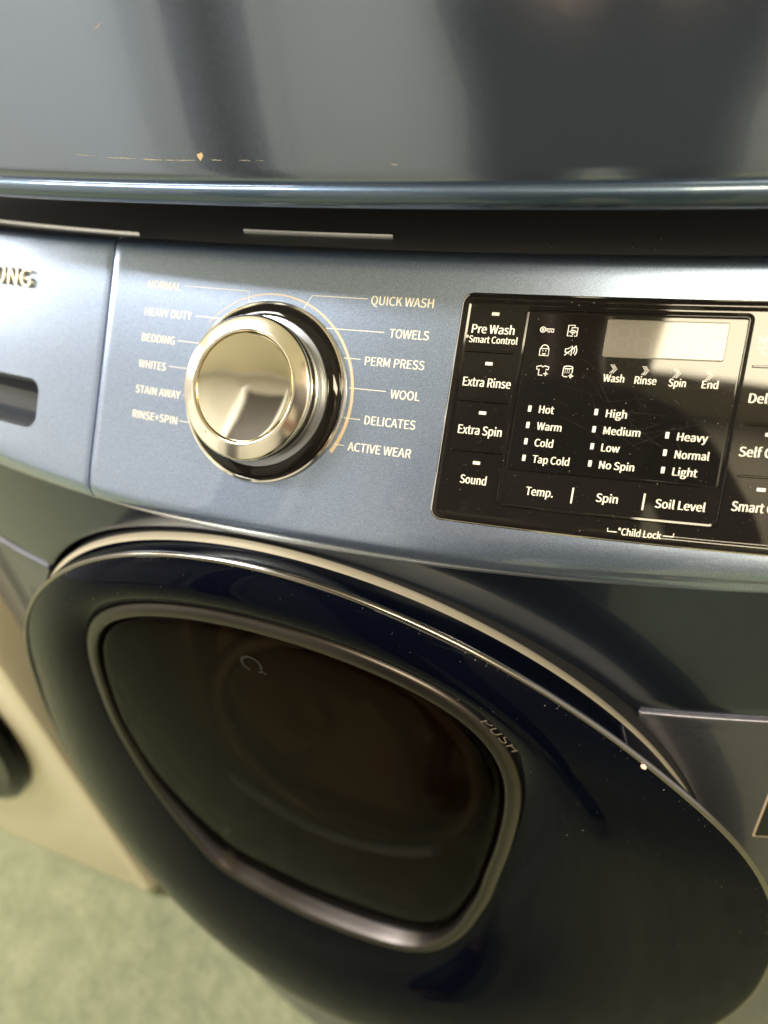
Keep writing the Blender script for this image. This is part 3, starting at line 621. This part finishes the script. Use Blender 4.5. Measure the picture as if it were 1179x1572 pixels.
def disc_scratch():
    r = 0.021 * math.sqrt(rnd.random()); a = rnd.uniform(0.3, 2.9); x, y = r * math.cos(a), r * math.sin(a); d = rnd.choice((rnd.gauss(0, .3), rnd.gauss(.9, .4), rnd.gauss(2.2, .5))); ln = rnd.uniform(0.0005, 0.006)
    p = [(x + t * ln * math.cos(d), y + t * ln * math.sin(d)) for t in (-.5, 0, .5)]
    return [(px, py) for px, py in p]
def discmap(x, s, h=0): return (x, s * SL - h * CL, s * CL + h * SL)
def disc_h(x, s, h=0):
    r = math.hypot(x, s); return discmap(x, s, 0.01852 - 0.00030 * (r / 0.0225) ** 1.6)
def on_disc():
    r = 0.023 * math.sqrt(rnd.random()); a = rnd.uniform(0.2, 3.0); return disc_h(r * math.cos(a), r * math.sin(a)), None
specks('dust', 70, on_disc, DUST, dial, 0.00004, 0.00010)
# chipped line and flecks on the dryer front
def dmap(x, s, h=0): return (x, yd(x) - 0.0001 - h, s)
def ragged(name, x0, x1, z0, z1, w, m):
    n = max(4, int((x1 - x0) / 0.0006)); V = []; F = []
    for j in range(n + 1):
        t = j / n; x = lerp(x0, x1, t); z = lerp(z0, z1, t) + rnd.gauss(0, 0.00007); a = w * rnd.uniform(0.15, 1.0) * math.sin(math.pi * min(1, max(0.04, t))) ** 0.4
        V += [dmap(x, z - a), dmap(x, z + a)]
    for j in range(n): F.append((2 * j, 2 * j + 2, 2 * j + 3, 2 * j + 1))
    mesh(name, V, F, m, dryer, None)
for x0, x1, z0, z1, w in [(-0.078, -0.066, 0.1006, 0.1001, .00022), (-0.0645, -0.062, 0.1000, 0.0999, .0001), (-0.060, -0.044, 0.0996, 0.0991, .0003), (-0.0415, -0.031, 0.0989, 0.0987, .00035), (-0.030, -0.0145, 0.0986, 0.0986, .00026), (-0.007, -0.002, 0.0987, 0.0987, .00016), (0.006, 0.011, 0.0986, 0.0985, .00018), (0.0135, 0.017, 0.0985, 0.0985, .0001), (0.069, 0.072, 0.0968, 0.0968, .0002)]:
    ragged('paint_chip', x0, x1, z0, z1, w, SCUFF)
mesh('paint_chip', [dmap(-0.0135, 0.1008), dmap(-0.0122, 0.1011), dmap(-0.0108, 0.1015), dmap(-0.0104, 0.1003), dmap(-0.0114, 0.0992), dmap(-0.0122, 0.0984), dmap(-0.0131, 0.0996)], [(6, 5, 4, 3, 2, 1, 0)], CHIP, dryer, None)
ragged('paint_chip', -0.047, -0.0415, 0.1440, 0.1462, .00018, CHIP)

# crumb caught on the door edge
bm = bmesh.new(); bmesh.ops.create_icosphere(bm, subdivisions=2, radius=0.0013)
for v in bm.verts: v.co *= rnd.uniform(0.7, 1.2); v.co += Vector((0.1945, -0.0562, -0.1315 + Z0))
me = bpy.data.meshes.new('crumb'); bm.to_mesh(me); bm.free(); crumb = link('crumb', me, mat('crumb', (0.75, 0.66, 0.55), 0.8), None, None)
crumb['label'] = 'tiny pale crumb stuck on the edge of the dark washer door'; crumb['category'] = 'crumb'

def on_roll():
    a = math.radians(53.2) * rnd.uniform(-0.2, 1.1); x = rnd.uniform(-0.09, 0.26); return PM(x, 0.063 + 0.0075 * math.sin(a), -0.0075 + 0.0075 * math.cos(a) + 0.00004), None
specks('dust', 300, on_roll, DUST, washer, 0.00006, 0.00016)
